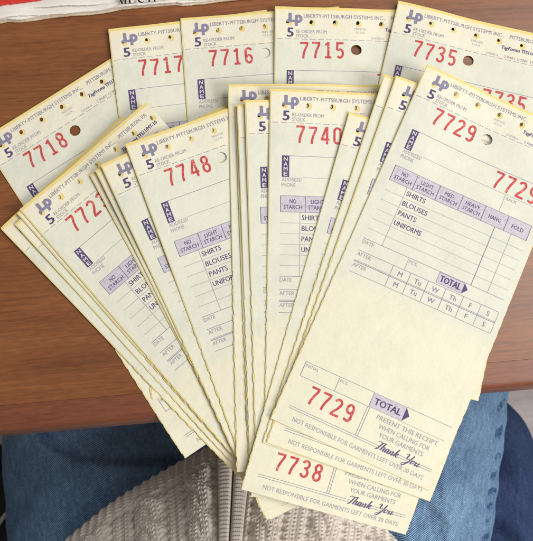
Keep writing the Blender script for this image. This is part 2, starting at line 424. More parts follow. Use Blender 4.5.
VS = 0.985                                      # measured rows to ticket rows
def form_print():
    p = Print(); D, MI, G, LV, CR = 0, 1, 2, 3, 4
    # emblem: an l with a foot joined to a p
    p.rect(13.6, 5.6, 17.0, 14.6, MI); p.rect(11.9, 13.0, 20.6, 15.8, MI)
    p.rect(20.2, 9.4, 23.3, 19.6, MI)
    p.stroke([(20.4, 9.6)] + arc(23.6, 11.8, 3.1, 3.1, -125, 140, 16), 3.0, MI); p.rect(20.2, 9.4, 22.0, 13.8, MI)
    p.text('LIBERTY-PITTSBURGH SYSTEMS INC.,', 29.5, 6.6, 3.9, MI, 84, .03)
    p.text('PITTSBURGH, PA', 119.5, 6.6, 3.9, MI, 35.5, .03)
    p.text('PRINTED', 88, 20.3, 2.3, G, 12, align='C'); p.text('U.S.A.', 88, 23.9, 2.3, G, 9, align='C')
    p.text('TagForms', 113, 19.4, 3.6, D, 19.5, .18, shear=.2); p.text('TFS11/MT-10', 134, 19.4, 3.6, D, 24, .16)
    p.text('5', 12.6, 21.8, 9.4, D, 6.2, .45)
    p.text('RE-ORDER FROM', 21.6, 23.6, 3.5, G, 31.5, .06); p.text('STOCK', 21.6, 28.4, 3.5, G, 13, .06)
    u = 2.0
    while u < 160:
        p.hl(u, min(u + 6.2, 163), 33.6, MI, .5); u += 8.4
    p.text('CODER-A', 99, 29.6, 2.3, G, 13); p.text('2 PART CONV. TYPE', 118, 29.4, 2.6, MI, 35)
    # name block
    p.rect(12.3, 66.0, 19.4, 86.4, D)
    for i, c in enumerate('NAME'): p.text(c, 15.85, 67.4 + 4.75 * i, 3.7, CR, 3.7, .14, 'C')
    p.hl(19.4, 160, 66.1, MI, .5); p.hl(33, 160, 86.6, G, .45)
    p.text('ADDRESS/', 12.3, 87.0, 3.6, G, 19.5, .03); p.text('PHONE', 12.3, 92.2, 3.6, G, 13.5, .03)
    p.vl(121, 86.6, 104, G, .5); p.text('RACK', 123, 88.2, 3.0, G, 11)
    # service row
    v0, v1 = 104.3, 119.6
    heads = (('NO', 'STARCH'), ('LIGHT', 'STARCH'), ('MED.', 'STARCH'), ('HEAVY', 'STARCH'), ('HANG',), ('FOLD',))
    for i, hd in enumerate(heads):
        a = 11.5 + 24.1 * i; b = a + 24.1
        p.rect(a + .3, v0 + .3, b - .3, v1 - .3, LV)
        wd = {'NO': 6.5, 'STARCH': 18, 'LIGHT': 13, 'MED.': 10.5, 'HEAVY': 14.5, 'HANG': 12.5, 'FOLD': 12}
        if len(hd) == 2:
            p.text(hd[0], (a + b) / 2, v0 + 3.1, 3.8, D, wd[hd[0]], .05, 'C'); p.text(hd[1], (a + b) / 2, v0 + 8.6, 3.8, D, wd[hd[1]], .05, 'C')
        else: p.text(hd[0], (a + b) / 2, v0 + 6.0, 3.8, D, wd[hd[0]], .05, 'C')
        p.vl(a, v0, v1, D, .45)
    p.vl(156.1, v0, v1, D, .45); p.hl(11.3, 156.3, v0, MI, .5); p.hl(11.3, 156.3, v1, MI, .5)
    for i, (t, wd) in enumerate((('SHIRTS', 19.5), ('BLOUSES', 26), ('PANTS', 18.5), ('UNIFORMS', 28))):
        p.text(t, 32.4, 122.3 + 10.05 * i, 4.7, D, wd, .07)
    for i in range(5): p.hl(11.5, 157, 129.9 + 10.05 * i, G, .42)
    p.hl(11.5, 157.5, 180.2, MI, .5)
    p.vl(30.6, v1, 180.2, G, .5); p.vl(123.2, v1, 180.2, MI, .7); p.vl(140.4, v1, 180.2, G, .45)
    p.text('DATE', 12, 181.6, 3.6, G, 11.5, .04); p.text('PCS.', 60.6, 181.6, 3.4, G, 8.5, .04)
    p.vl(59.2, 180.2, 192.6, G, .45)
    p.hl(11.5, 157.5, 192.6, MI, .5); p.text('AFTER', 12, 194.0, 3.6, G, 14, .04)
    p.hl(11.5, 157.5, 202.4, MI, .45); p.hl(11.5, 157.5, 203.5, MI, .7); p.text('AFTER', 12, 205.0, 3.6, G, 14, .04)
    p.hl(11.5, 157.5, 214.0, MI, .45)
    for k in range(7):
        p.vl(48.3 + 18.2 * k, 192.6, 214.0, MI, .42)
    for k, t in enumerate(('M', 'Tu', 'W', 'Th', 'F', 'S')):
        for v in (195.6, 206.2): p.text(t, 57.4 + 18.2 * k, v, 4.6, MI, None, .08, 'C')
    def total(a, b, v0, v1, tip):
        p.rect(a, v0, b, v1, LV); p.vl(a, v0, v1, MI, .4); p.hl(a, b, v0, MI, .4); p.hl(a, b, v1, MI, .4)
        p.text('TOTAL', (a + b) / 2, (v0 + v1) / 2 - 3.0, 6.0, D, (b - a) * .8, .3, 'C')
        p.poly([(b, v0), (tip, (v0 + v1) / 2), (b, v1)], 0)
    total(91.4, 117.4, 180.6, 191.0, 122.2)
    # receipt stub
    p.hl(9, 79, 304, MI, .5); p.vl(9, 304, 318.4, MI, .5); p.vl(44, 304, 318.4, MI, .5); p.hl(9, 79, 318.4, MI, .5)
    p.text('INITIAL', 10.2, 305.6, 3.0, G, 13, .03); p.text('PCS.', 45.4, 305.6, 3.0, G, 8, .03)
    total(79.0, 112.0, 304.2, 318.0, 117.4)
    p.hl(112, 158, 304, MI, .5); p.hl(112, 157, 318.4, G, .45)
    p.vl(78.2, 318.4, 347, MI, .45); p.vl(80.4, 318.4, 347, MI, .45)
    p.text('PRESENT THIS RECEIPT', 121, 321.3, 4.3, G, 62, .05, 'C')
    p.text('WHEN CALLING FOR', 121, 328.5, 4.3, G, 52, .05, 'C')
    p.text('YOUR GARMENTS', 121, 335.7, 4.3, G, 45, .05, 'C')
    p.hl(11.5, 157, 347.4, MI, .5); p.hl(11.5, 157, 349.5, MI, .5)
    p.text('NOT RESPONSIBLE FOR GARMENTS LEFT OVER 30 DAYS', 19, 355.6, 4.2, G, 134, .05)
    # brush-script thanks
    def sc(pts, w1=1.25): p.smooth_stroke([(100 + x + (10 - y) * .38, 342.4 + y) for x, y in pts], .55, w1, D)
    sc([(-2.5, 1.9), (-1, .8), (2, 1.2), (5.5, .3)]); sc([(2.0, 1.0), (1.6, 4), (.8, 8), (-.8, 8.8)])
    sc([(4.6, .4), (4.4, 4), (4.2, 8.2)]); sc([(4.3, 6.2), (5.6, 4.4), (6.7, 4.8), (6.4, 7.2), (7.0, 8.2), (8.2, 7.0)])
    sc([(11.2, 4.8), (9.6, 4.5), (8.6, 6.6), (9.2, 8.2), (10.9, 6.6), (11.2, 4.9), (11.0, 7.6), (11.8, 8.2), (12.8, 7.0)])
    sc([(13.2, 4.6), (13.2, 8.2)]); sc([(13.3, 6.2), (14.6, 4.5), (15.6, 4.9), (15.4, 7.4), (16.0, 8.2), (17.2, 6.8)])
    sc([(18.6, .3), (18.2, 4), (17.9, 8.2)]); sc([(18.2, 6.0), (19.8, 4.4), (20.6, 5.0), (19.4, 6.2), (18.6, 6.2)]); sc([(18.9, 6.2), (20.4, 8.2), (21.8, 7.6)])
    sc([(26.6, 1.8), (28, .5), (29.2, 1.4), (29.2, 4.2), (30.2, 5.4), (32.0, 4.4)]); sc([(33.8, .3), (33.4, 4), (32.6, 8), (30.4, 12.2), (28.6, 11.0), (30.8, 8.8), (33.6, 7.8)])
    sc([(37.2, 4.7), (35.6, 4.7), (34.9, 6.6), (35.8, 8.2), (37.4, 7.0), (37.2, 4.7), (38.2, 5.4), (39.4, 4.9)])
    sc([(39.8, 4.6), (39.4, 7.2), (40.2, 8.2), (41.8, 6.6), (42.2, 4.6), (41.9, 7.6), (42.8, 8.2), (44.6, 6.8)])
    return p
FORM = form_print()
def vmap(v):
    "measured rows to rows of the ticket at rest"
    v = np.asarray(v, dtype=float)
    return np.where(v < 45, v, np.where(v < 250, 45 + (v - 45) * 1.036, v + 12.0))
FORM_V = np.array(FORM.v); FORM_V[:, 1] = vmap(FORM_V[:, 1])

# ------------------------------------------------------------------ laundry tickets: sheets
_EW = random.Random(77); EW = [(_EW.uniform(.5, .85), _EW.uniform(.5, 1.2), _EW.uniform(.3, 1.3)) for _ in range(64)]
def edge_wave(v, phase, out, inn):
    "torn perforation along the lower half of the long edges"
    if v < 188: return 0.0
    t = (v + phase) / 12.4; w, a, b = EW[int(t + phase * 7) % 64]; t %= 1.0
    return out * a if t < w else inn * b

def sheet_master(seed, out, inn, hole_r, big_r, inset=(0, 0, 0, 0), rows=91, off=(0, 0)):
    "2-D outline with feed holes, triangulated; returns verts (u, v), tris, boundary edges"
    rn = random.Random(seed)
    l, t, r, b = inset
    ph = rn.uniform(0, 12); ph2 = rn.uniform(0, 12)
    vs = list(np.linspace(t, TL - b, rows))
    extra = []
    for k in range(0, 40):
        for ph_ in (ph, ph2):
            for q in (0.0, .5, .56, .62, .68, .74, .8, .86, .98):
                v = (k + q) * 12.4 - ph_
                if 186 < v < TL - b - 1: extra.append(v)
    lv = sorted(set([round(x, 3) for x in vs + extra]))
    left = [(l - edge_wave(v, ph, out, inn) + rn.uniform(-.12, .12) * (v > 188), v) for v in lv]
    right = [(TW - r + edge_wave(v, ph2, out, inn) + rn.uniform(-.12, .12) * (v > 188), v) for v in lv]
    top = [(u, t) for u in np.linspace(l, TW - r, 20)[1:-1]]
    bot = [(u, TL - b) for u in np.linspace(l, TW - r, 20)[1:-1]]
    ring = left + bot + right[::-1] + top[::-1]
    pts = list(ring); n = len(ring); edges = [(i, (i + 1) % n) for i in range(n)]
    holes = []
    for k in range(7): holes.append((14 + PITCH * k + off[0], 16.0 + off[1], hole_r))
    holes.append((83.4, 44.0, big_r))
    for hx, hy, hr in holes:
        m = 16 if hr < 4.2 else 26; s = len(pts)
        rx, ry = (hr * .86, hr * 1.08) if hr < 4.2 else (hr, hr)
        pts += [(hx + rx * math.cos(2 * math.pi * i / m), hy + ry * math.sin(2 * math.pi * i / m)) for i in range(m)]
        edges += [(s + i, s + (i + 1) % m) for i in range(m)]
    for v in vs[1:-1]:
        for u in np.linspace(l, TW - r, 20)[1:-1]:
            if all(math.hypot(u - hx, v - hy) > hr + 1.2 for hx, hy, hr in holes): pts.append((u, v))
    res = delaunay_2d_cdt([Vector(p) for p in pts], edges, [], 0, 1e-5)
    V = [(p.x, p.y) for p in res[0]]
    lu = [x[0] for x in left]; ru = [x[0] for x in right]
    tris = []
    for f in res[2]:
        cx = sum(V[i][0] for i in f) / len(f); cy = sum(V[i][1] for i in f) / len(f)
        if any(math.hypot((cx - hx) / (.86 if hr < 4.2 else 1), (cy - hy) / (1.08 if hr < 4.2 else 1)) < hr * .98 for hx, hy, hr in holes): continue
        if cx < np.interp(cy, lv, lu) or cx > np.interp(cy, lv, ru): continue
        a, b2, c = (V[i] for i in f[:3])
        if (b2[0] - a[0]) * (c[1] - a[1]) - (b2[1] - a[1]) * (c[0] - a[0]) > 0: f = list(reversed(f))
        tris.append(tuple(f))
    cnt = {}
    for f in tris:
        for i in range(len(f)):
            e = (f[i], f[(i + 1) % len(f)]); cnt[e] = 1
    be = [e for e in cnt if (e[1], e[0]) not in cnt]
    return np.array(V), tris, be
FRONTS = [sheet_master(i, .10, -.3, 3.3, 5.6, (0.45, 1.9, 0.35, 0.3)) for i in range(3)]
COPIES = [sheet_master(10 + i, .16, -.6, 2.5, 6.3, off=((-1.1, -.5), (-.7, -.9), (-1.3, -.2))[i]) for i in range(3)]
CARDS = [sheet_master(20 + i, .3, -.4, 2.6, 6.4, (0.3, .4, .3, .3), off=(-1.0, -.4)) for i in range(2)]

# drape: a height field of everything already lying there
CELL = 0.001
GX0, GY0, GN, GM = -0.26, -0.24, 520, 520
gx = GX0 + CELL * np.arange(GN); gy = GY0 + CELL * np.arange(GM)
GXX, GYY = np.meshgrid(gx, gy, indexing='ij')
inside = (GXX - EMID.x) * ENRM.x + (GYY - EMID.y) * ENRM.y > 0
HF = np.where(inside, 0.00005, -0.30)
NS, NT = 44, 123
def hf(x, y):
    i = np.clip(((x - GX0) / CELL).round().astype(int), 0, GN - 1); j = np.clip(((y - GY0) / CELL).round().astype(int), 0, GM - 1)
    return HF[i, j]
def dilate_parabola(h, s, kap):
    d = s[:, None] - s[None, :]
    return (h[None, :] - kap * d * d / 2).max(1)
def smooth1(a, n):
    k = np.hanning(2 * n + 3)[1:-1]; k /= k.sum()
    return np.convolve(np.pad(a, n, mode='edge'), k, mode='valid')

def drape(org, ang, kap_v=5.0, kap_u=9.0, lay=True, curl=(0, 0, 0)):
    "resting shape of a ticket on the pile, sampled on a (u, v) grid"
    c, s_ = math.cos(ang), math.sin(ang)
    uu = np.linspace(0, TW, NS) * U; vv = np.linspace(0, TL, NT) * U
    UU, VV = np.meshgrid(uu, vv, indexing='ij')
    h = hf(org.x + UU * c + VV * s_, org.y + UU * s_ - VV * c)
    du = uu[:, None] - uu[None, :]; dv = vv[:, None] - vv[None, :]
    base = h
    z = np.empty_like(h)
    for j in range(NT): z[:, j] = (h[None, :, j] - kap_u * du * du / 2).max(1)
    for i in range(NS): h[i] = (z[i][None, :] - kap_v * dv * dv / 2).max(1)
    z = h.copy()
    for i in range(NS): z[i] = smooth1(z[i], 9)
    for j in range(NT): z[:, j] = smooth1(z[:, j], 5)
    gap = np.clip(base - z, 0, None)
    for i in range(NS): gap[i] = smooth1(gap[i], 3)
    z += gap + 0.00004
    # a little spring left in the paper: lifted corners and a slow wave
    z += curl[0] * np.exp(-(UU / .028) ** 2 - (VV / .035) ** 2) + curl[1] * np.exp(-((UU - TW * U) / .03) ** 2 - (VV / .04) ** 2)
    z += abs(curl[2]) * (.5 + .5 * np.sin(VV * 42 + UU * 20 + curl[2] * 4e4))
    if not lay: return z
    fu = np.linspace(0, TW, 180) * U; fv = np.linspace(0, TL, 370) * U
    FU, FV = np.meshgrid(fu, fv, indexing='ij')
    zf = bilerp(z, FU, FV) + TICK
    X = org.x + FU * c + FV * s_; Y = org.y + FU * s_ - FV * c
    ii = ((X - GX0) / CELL).round().astype(int); jj = ((Y - GY0) / CELL).round().astype(int)
    ok = (ii >= 0) & (ii < GN) & (jj >= 0) & (jj < GM)
    np.maximum.at(HF, (ii[ok], jj[ok]), zf[ok])
    return z
TICK = 0.00040
def bilerp(z, u, v):
    a = np.clip(u / (TW * U) * (NS - 1), 0, NS - 1.0001); b = np.clip(v / (TL * U) * (NT - 1), 0, NT - 1.0001)
    i = a.astype(int); j = b.astype(int); fa = a - i; fb = b - j
    return z[i, j] * (1 - fa) * (1 - fb) + z[i + 1, j] * fa * (1 - fb) + z[i, j + 1] * (1 - fa) * fb + z[i + 1, j + 1] * fa * fb

def bent(V, z0, shape, rel):
    "flat ticket points laid on the pile; what reaches past the table edge sags a little"
    z, org, ang = shape
    u, v = V[:, 0] * U, V[:, 1] * U
    c, s_ = math.cos(ang), math.sin(ang)
    x = org.x + u * c + v * s_; y = org.y + u * s_ - v * c
    d = np.clip((EMID.x - x) * ENRM.x + (EMID.y - y) * ENRM.y, 0, None)
    return np.stack([u, -v, bilerp(z, u, v) - 3.6 * d * d - z0 + rel], -1)

def solid_sheet(name, master, shift, skew, shape, z0, rel, th, mat, parent):
    V, tris, be = master
    c = np.array([TW / 2, TL / 2]); d = V - c
    V2 = c + np.stack([d[:, 0] - skew * d[:, 1], d[:, 1] + skew * d[:, 0]], -1) + np.array(shift)
    top = bent(V2, z0, shape, rel + th); bot = bent(V2, z0, shape, rel); n = len(V)
    f = list(tris) + [tuple(n + i for i in reversed(t)) for t in tris] + [(b, a, a + n, b + n) for a, b in be]
    return mesh_obj(name, np.vstack([top, bot]), f, mat, parent)

TICKETS = [
    # number or None, top-left pixel, turn in degrees (anticlockwise +), label
    ('7718', (-18.3, 139.7), 33.7, 'cream laundry ticket numbered 7718 turned far to the left, lowest of the fan'),
    ('7717', (108.9, 30.0), 7.9, 'laundry ticket numbered 7717 in the back row, its last digits under ticket 7716'),
    ('7716', (181.0, 18.7), 4.6, 'laundry ticket numbered 7716 in the back row with its large hole over paper'),
    ('7715', (275.3, 7.3), -0.6, 'upright laundry ticket numbered 7715 in the middle of the back row'),
    ('7735', (398.7, 1.5), -14.0, 'laundry ticket numbered 7735 lying behind the front right ticket, wood showing through its hole'),
    (None, (1.3, 228.6), 44.6, 'laundry ticket farthest out on the left, only its left corner and top edge showing'),
    (None, (15.2, 224.0), 43.0, 'laundry ticket strip second from outermost on the left, beside a small printed corner'),
    (None, (17.4, 213.3), 42.4, 'thin sliver of a laundry ticket just under ticket 7723'),
    ('7723', (20.6, 209.6), 41.6, 'steeply slanted laundry ticket with the red number 7723 on the left'),
    (None, (90.5, 175.2), 28.7, 'laundry ticket showing a narrow left strip just above ticket 7723'),
    (None, (96.0, 171.1), 27.0, 'laundry ticket sliver between two others, left of the ticket beneath 7748'),
    (None, (101.3, 165.6), 25.5, 'laundry ticket with emblem and 5 showing, directly beneath ticket 7748'),
    ('7748', (125.8, 145.0), 20.8, 'slanted laundry ticket with the red number 7748, left of centre'),
    (None, (228.4, 85.0), 1.6, 'upright laundry ticket whose cut-off emblem and top edge show behind ticket 7740'),
    (None, (235.2, 107.2), 2.4, 'lowest-set laundry ticket in the central fan, only a hair of its left edge showing'),
    (None, (237.3, 105.0), 2.2, 'central laundry ticket showing a plain white left strip beside a cut-off emblem'),
    (None, (245.6, 100.7), 1.8, 'central laundry ticket with emblem and 5 showing, tucked beneath ticket 7740'),
    ('7740', (270.7, 89.2), -1.0, 'upright laundry ticket with the red number 7740 in the centre'),
    ('7738', (349.2, 112.3), -16.2, 'laundry ticket with 7738 at its bottom end, hanging lowest over the lap'),
    (None, (384.5, 75.2), -18.7, 'laundry ticket with a blank left strip, third from the top of the right pile'),
    (None, (396.5, 76.2), -19.9, 'laundry ticket with emblem and 5 showing, directly beneath ticket 7729'),
    ('7729', (427.2, 65.0), -24.3, 'topmost laundry ticket numbered 7729, fully visible down to its receipt end'),
]
for ti, (num, tl, ang, label) in enumerate(TICKETS):
    org = P(tl[0], tl[1], 0.0035)
    a = rad(ang)
    jit = random.Random(100 + ti)
    cu_ = (jit.uniform(0, .0011), jit.uniform(0, .0011), jit.uniform(.00003, .00010)) if num != '7729' else (.0006, .0018, .0002)
    z_ = float(drape(org, a, lay=False, curl=cu_)[0, 0]); org = P(tl[0], tl[1], z_ + .0004)
    shape = drape(org, a, curl=cu_)
    z0 = float(shape[0, 0]); shape = (shape, org, a)
    t = empty('laundry_ticket', (org.x, org.y, z0), a)
    tag(t, label, 'ticket', 'laundry tickets fanned out on the table')
    sk = jit.uniform(-.002, .002)
    solid_sheet('card_sheet', CARDS[ti % 2], (jit.uniform(-.5, .2), jit.uniform(-.6, .6)), -sk, shape, z0, 0.0, 0.00011, M_CARD, t)
    solid_sheet('copy_sheet', COPIES[ti % 3], (jit.uniform(-.8, -.1), jit.uniform(-1.3, -.2)), sk, shape, z0, 0.00013, 0.00009, M_YEL, t)
    solid_sheet('copy_sheet', COPIES[(ti + 1) % 3], (jit.uniform(-.5, .2), jit.uniform(-.9, .1)), -sk, shape, z0, 0.00023, 0.00006, M_YEL, t)
    fs = solid_sheet('front_sheet', FRONTS[ti % 3], (0, 0), 0.0, shape, z0, 0.00030, 0.00007, M_PAPER, t)
    pv = bent(FORM_V, z0, shape, 0.00030 + 0.00007 + 0.00004 + np.array(FORM.z) * 2.5e-6)
    mesh_obj('printed_form', pv, [tuple(reversed(f)) for f in FORM.f], [M_DARK, M_MID, M_GREY, M_LAV, M_CREAM], fs, midx=FORM.m)
    if num:
        for (u, v) in ((26, 36.4), (105, 67.6), (24, 322.4)):
            pr = Print(); number(pr, num, u, v, jit)
            nv = np.array(pr.v); nv[:, 1] = vmap(nv[:, 1])
            pv = bent(nv, z0, shape, 0.00030 + 0.00007 + 0.00009 + np.array(pr.z) * 2.5e-6)
            fs_ = [tuple(reversed(f)) for f in pr.f]
            o = mesh_obj('serial_number', pv, fs_, [M_RED], fs)
# the printing faces up whichever way its outline ran
for o in bpy.data.objects:
    if o.type == 'MESH' and o.name.split('.')[0] in ('printed_form', 'serial_number'):
        bm = bmesh.new(); bm.from_mesh(o.data)
        fl_ = [f for f in bm.faces if f.normal.z < 0]
        bmesh.ops.reverse_faces(bm, faces=fl_)
        if o.name.startswith('printed'):
            # stack the ink layers: tint below, letters on top
            lift = {3: -0.00003, 0: 0.0, 1: 0.0, 2: 0.0, 4: 0.00003}
            done = set()
            for f in bm.faces:
                for vtx in f.verts:
                    if vtx.index not in done:
                        done.add(vtx.index); vtx.co.z += lift[f.material_index]
        bm.to_mesh(o.data); bm.free()

# ------------------------------------------------------------------ worn magazine at the back left
RM = random.Random(3)
def worn_magazine():
    t0 = P(-60, 30.5, 0.0); t1 = P(225, 1.5, 0.0)
    d = (t1 - t0).normalized(); ln = (t1 - t0).length
    t = empty('worn_magazine', t0, math.atan2(d.y, d.x))
    tag(t, 'battered red magazine with a torn white spine and black lettering', 'magazine')
    def loc(px, py, z):
        q = P(px, py, z) - t0; return q.dot(d), q.dot(Vector((-d.y, d.x, 0)))
    def torn(seed, pts, z, amp):
        "ragged edge through photo-read points"
        r = random.Random(seed); L = [loc(x, y, z) for x, y in pts]
        xs_ = np.linspace(L[0][0], L[-1][0], 420); ys_ = np.interp(xs_, [p[0] for p in L], [p[1] for p in L])
        wk = 0; out = []
        for x, y in zip(xs_, ys_):
            wk = wk * .90 + r.gauss(0, amp * .45); out.append((x, y + wk + r.gauss(0, amp * .12)))
        return out
    def sheet(name, lo, depth, z, th, mat, wob=.0):
        n = len(lo); v = []; sy = smooth1(np.array([p[1] for p in lo]), 14)
        for k, (x, y) in enumerate(lo):
            zz = z + wob * math.sin(x * 90 + z * 4e3) + wob * .6 * math.sin(x * 231)
            for q, (dy, dz) in enumerate(((0, -.0002), (.0012, .0002), (.004, 0), (depth, 0))):
                v.append((x, (y if q < 1 else max(sy[k], y - dy * .5)) + dy, zz + dz + th))
        v2 = [(x, y, zz - th) for x, y, zz in v]; f = []
        for k in range(n - 1):
            for q in range(3):
                a_ = k * 4 + q; f.append((a_, a_ + 4, a_ + 5, a_ + 1)); f.append((4 * n + a_, 4 * n + a_ + 1, 4 * n + a_ + 5, 4 * n + a_ + 4))
            a_ = k * 4; f.append((a_, 4 * n + a_, 4 * n + a_ + 4, a_ + 4))
        return mesh_obj(name, v + v2, f, mat, t)
    edge = [(-70, 31), (0, 23.5), (8, 22), (20, 22.5), (50, 18.6), (100, 14.2), (112, 12), (121, 9.6), (146, 7.4), (176, 4.8), (182, 6.0), (210, 3.2), (250, -1), (330, -9)]
    sheet('backing_paper', torn(1, edge, .0004, .00010), .26, .0004, .0006, M_AGED, .0002)
    sheet('pages', torn(2, [(x, y - 1.6 - (1.2 if 30 < x < 120 else 0)) for x, y in edge], .0012, .00010), .26, .0013, .0012, M_SPINE, .0003)
    sheet('torn_spine', torn(3, [(x, y - 3.6 - 2.5 * math.sin(x * .06) ** 2) for x, y in edge], .0028, .00013), .25, .0028, .0007, M_SPINE, .0005)
    sheet('torn_spine', torn(4, [(-70, 20), (0, 13.5), (20, 12), (34, 8), (60, 6), (95, 5), (112, 2.5), (160, -1.5), (330, -16)], .0038, .00012), .24, .0038, .0004, M_SPINE, .0004)
    sheet('red_cover', torn(6, [(-70, 14), (0, 5.6), (25, 2.2), (42, -.6), (60, -5), (80, -12)], .0050, .00012), .2, .0050, .0004, M_REDCOVER, .0002)
    # serif title letters, only their feet inside the picture
    pr = Print()
    def st(o, pts, w_): pr.stroke([(o + x, y) for x, y in pts], w_, 0)
    for o, ch in ((0, 'M'), (10.4, 'E'), (20.4, 'C'), (31.2, 'H')):
        if ch == 'M':
            st(o, [(.8, -9.6), (.8, 0)], .7); st(o, [(-.4, -.2), (2.0, -.2)], .5); st(o, [(.9, -9.6), (4.0, 0)], 1.7); st(o, [(4.0, 0), (7.0, -9.6)], .7); st(o, [(7.4, -9.6), (7.4, 0)], 1.9); st(o, [(5.8, -.2), (9.2, -.2)], .5)
        elif ch == 'E':
            st(o, [(1.6, -9.6), (1.6, 0)], 1.9); st(o, [(0, -.25), (7, -.25)], .6); st(o, [(7, 0), (7.5, -2.6)], .7); st(o, [(0, -9.4), (6.8, -9.4)], .6); st(o, [(2, -5), (5, -5)], .6)
        elif ch == 'C': st(o, arc(4.4, -4.8, 3.6, 4.5, 50, 310, 18), [.5 + 1.5 * math.sin(math.pi * i / 18) for i in range(19)])
        else:
            for x in (1.6, 7.4): st(o, [(x, -9.6), (x, 0)], 1.8); st(o, [(x - 1.6, -.2), (x + 1.6, -.2)], .5)
            st(o, [(1.6, -5), (7.4, -5)], .6)
    zt = .0062; bx, by = loc(118.5, 4.4, zt); px_ = (H - zt) / F
    al = math.atan2(P(165, .8, 0).y - P(118.5, 4.4, 0).y, P(165, .8, 0).x - P(118.5, 4.4, 0).x) - math.atan2(d.y, d.x)
    ca, sa = math.cos(al), math.sin(al)
    v = [(bx + (u * ca + q * sa) * px_, by + (u * sa - q * ca) * px_, zt + k * 4e-6) for (u, q), k in zip(pr.v, pr.z)]
    mesh_obj('title_lettering', v, [tuple(reversed(f)) for f in pr.f], M_INKBLACK, t)
kk = N('torn_white_paper'); c = kk.n('TexCoord')
a = kk.noise(c, 'UV', 90, 5, 0.7, (1, 2.5, 1)); b = kk.noise(c, 'UV', 420, 4, 0.7)
r = kk.ramp(a, 0, [(0.3, (0.50, 0.40, 0.30)), (0.42, (0.70, 0.64, 0.56)), (0.6, (0.82, 0.80, 0.78))])
r2 = kk.ramp(b, 0, [(0.3, (0.16, 0.12, 0.10)), (0.41, (1, 1, 1))])
mm = kk.mix(None, r.outputs[0], r2.outputs[0], 0.55, 'MULTIPLY'); kk.t.links.new(mm, kk.b.inputs['Base Color'])
kk.b.inputs['Roughness'].default_value = 0.7; kk.bump(b.outputs[0], 0.6, 0.0008)
M_SPINE = kk.m
M_AGED = mat_yellow('aged_backing_paper', (0.66, 0.56, 0.42))
M_REDCOVER = plain('red_cover_print', (0.60, 0.035, 0.025), 0.45, 0.4)
M_INKBLACK = plain('black_title_ink', (0.012, 0.011, 0.012), 0.6, 0.2)
worn_magazine()

# ------------------------------------------------------------------ the sitter: jeans and cardigan seen over the lap
def fbm(x, y, seed, oct_=4):
    r = np.random.RandomState(seed); o = np.zeros_like(x)
    for k in range(oct_):
        for _ in range(3):
            a = r.uniform(0, 2 * math.pi); f = 2 ** k * r.uniform(.8, 1.3)
            o += np.sin((x * math.cos(a) + y * math.sin(a)) * f + r.uniform(0, 6.28)) / (2 ** k * 3)
    return o

hip = P(235, 600, -0.20)
person = empty('person', (hip.x, hip.y - .06, -0.29))
tag(person, 'seated person seen from above in a taupe cable knit cardigan and blue jeans', 'person')
PINV = Vector(person.location)

def local(X, Y, Z): return X - PINV.x, Y - PINV.y, Z - PINV.z

def thigh(axis, hw, hz, nt, nph, seed, fold=None, seam=None):
    "tube along axis points; returns arrays and the face material index"
    A = np.array([tuple(p) for p in axis]); L = np.r_[0, np.cumsum(np.linalg.norm(np.diff(A, axis=0), axis=1))]
    s = np.linspace(0, L[-1], nt); C = np.stack([np.interp(s, L, A[:, k]) for k in range(3)], 1)
    for k in range(3): C[:, k] = smooth1(C[:, k], 20)
    ph = np.linspace(0, 2 * math.pi, nph)
    T = np.gradient(C, axis=0); T /= np.linalg.norm(T, axis=1)[:, None]
    Rt = np.stack([T[:, 1], -T[:, 0], np.zeros(nt)], 1); Rt /= np.linalg.norm(Rt, axis=1)[:, None]
    Up = np.cross(Rt, T)
    SS, PH = np.meshgrid(s, ph, indexing='ij')
    w = 0.0022 * fbm(SS * 34, PH * 3.0, seed) + .0008 * fbm(SS * 130, PH * 11, seed + 1)
    cp = np.sign(np.cos(PH)) * np.abs(np.cos(PH)) ** .85; sp = np.sign(np.sin(PH)) * np.abs(np.sin(PH)) ** .85
    X = C[:, 0:1] + Rt[:, 0:1] * cp * (hw + w) + Up[:, 0:1] * sp * (hz + w)
    Y = C[:, 1:2] + Rt[:, 1:2] * cp * (hw + w) + Up[:, 1:2] * sp * (hz + w)
    Z = C[:, 2:3] + Rt[:, 2:3] * cp * (hw + w) + Up[:, 2:3] * sp * (hz + w)
    return X, Y, Z, SS, PH

jeans = None
# right thigh, in the window light, with the puckered side seam on its outer edge
zr = -0.172
axr = [P(372, 650, zr), P(378, 560, zr), P(398, 430, zr), P(408, 330, zr + .01), P(412, 230, zr + .01)]
X, Y, Z, SS, PH = thigh(axr, 0.0645, 0.058, 520, 420, 5)
# seam band: a raised flat-felled strip near the outer edge
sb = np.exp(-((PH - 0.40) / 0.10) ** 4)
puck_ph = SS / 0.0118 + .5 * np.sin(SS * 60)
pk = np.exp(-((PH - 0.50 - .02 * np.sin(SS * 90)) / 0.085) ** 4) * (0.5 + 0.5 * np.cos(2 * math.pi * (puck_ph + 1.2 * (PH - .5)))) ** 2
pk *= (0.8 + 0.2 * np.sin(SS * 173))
up = np.sin(PH)
Z += .0012 * sb - .0026 * pk; X += .0010 * sb
ls = lambda a: a
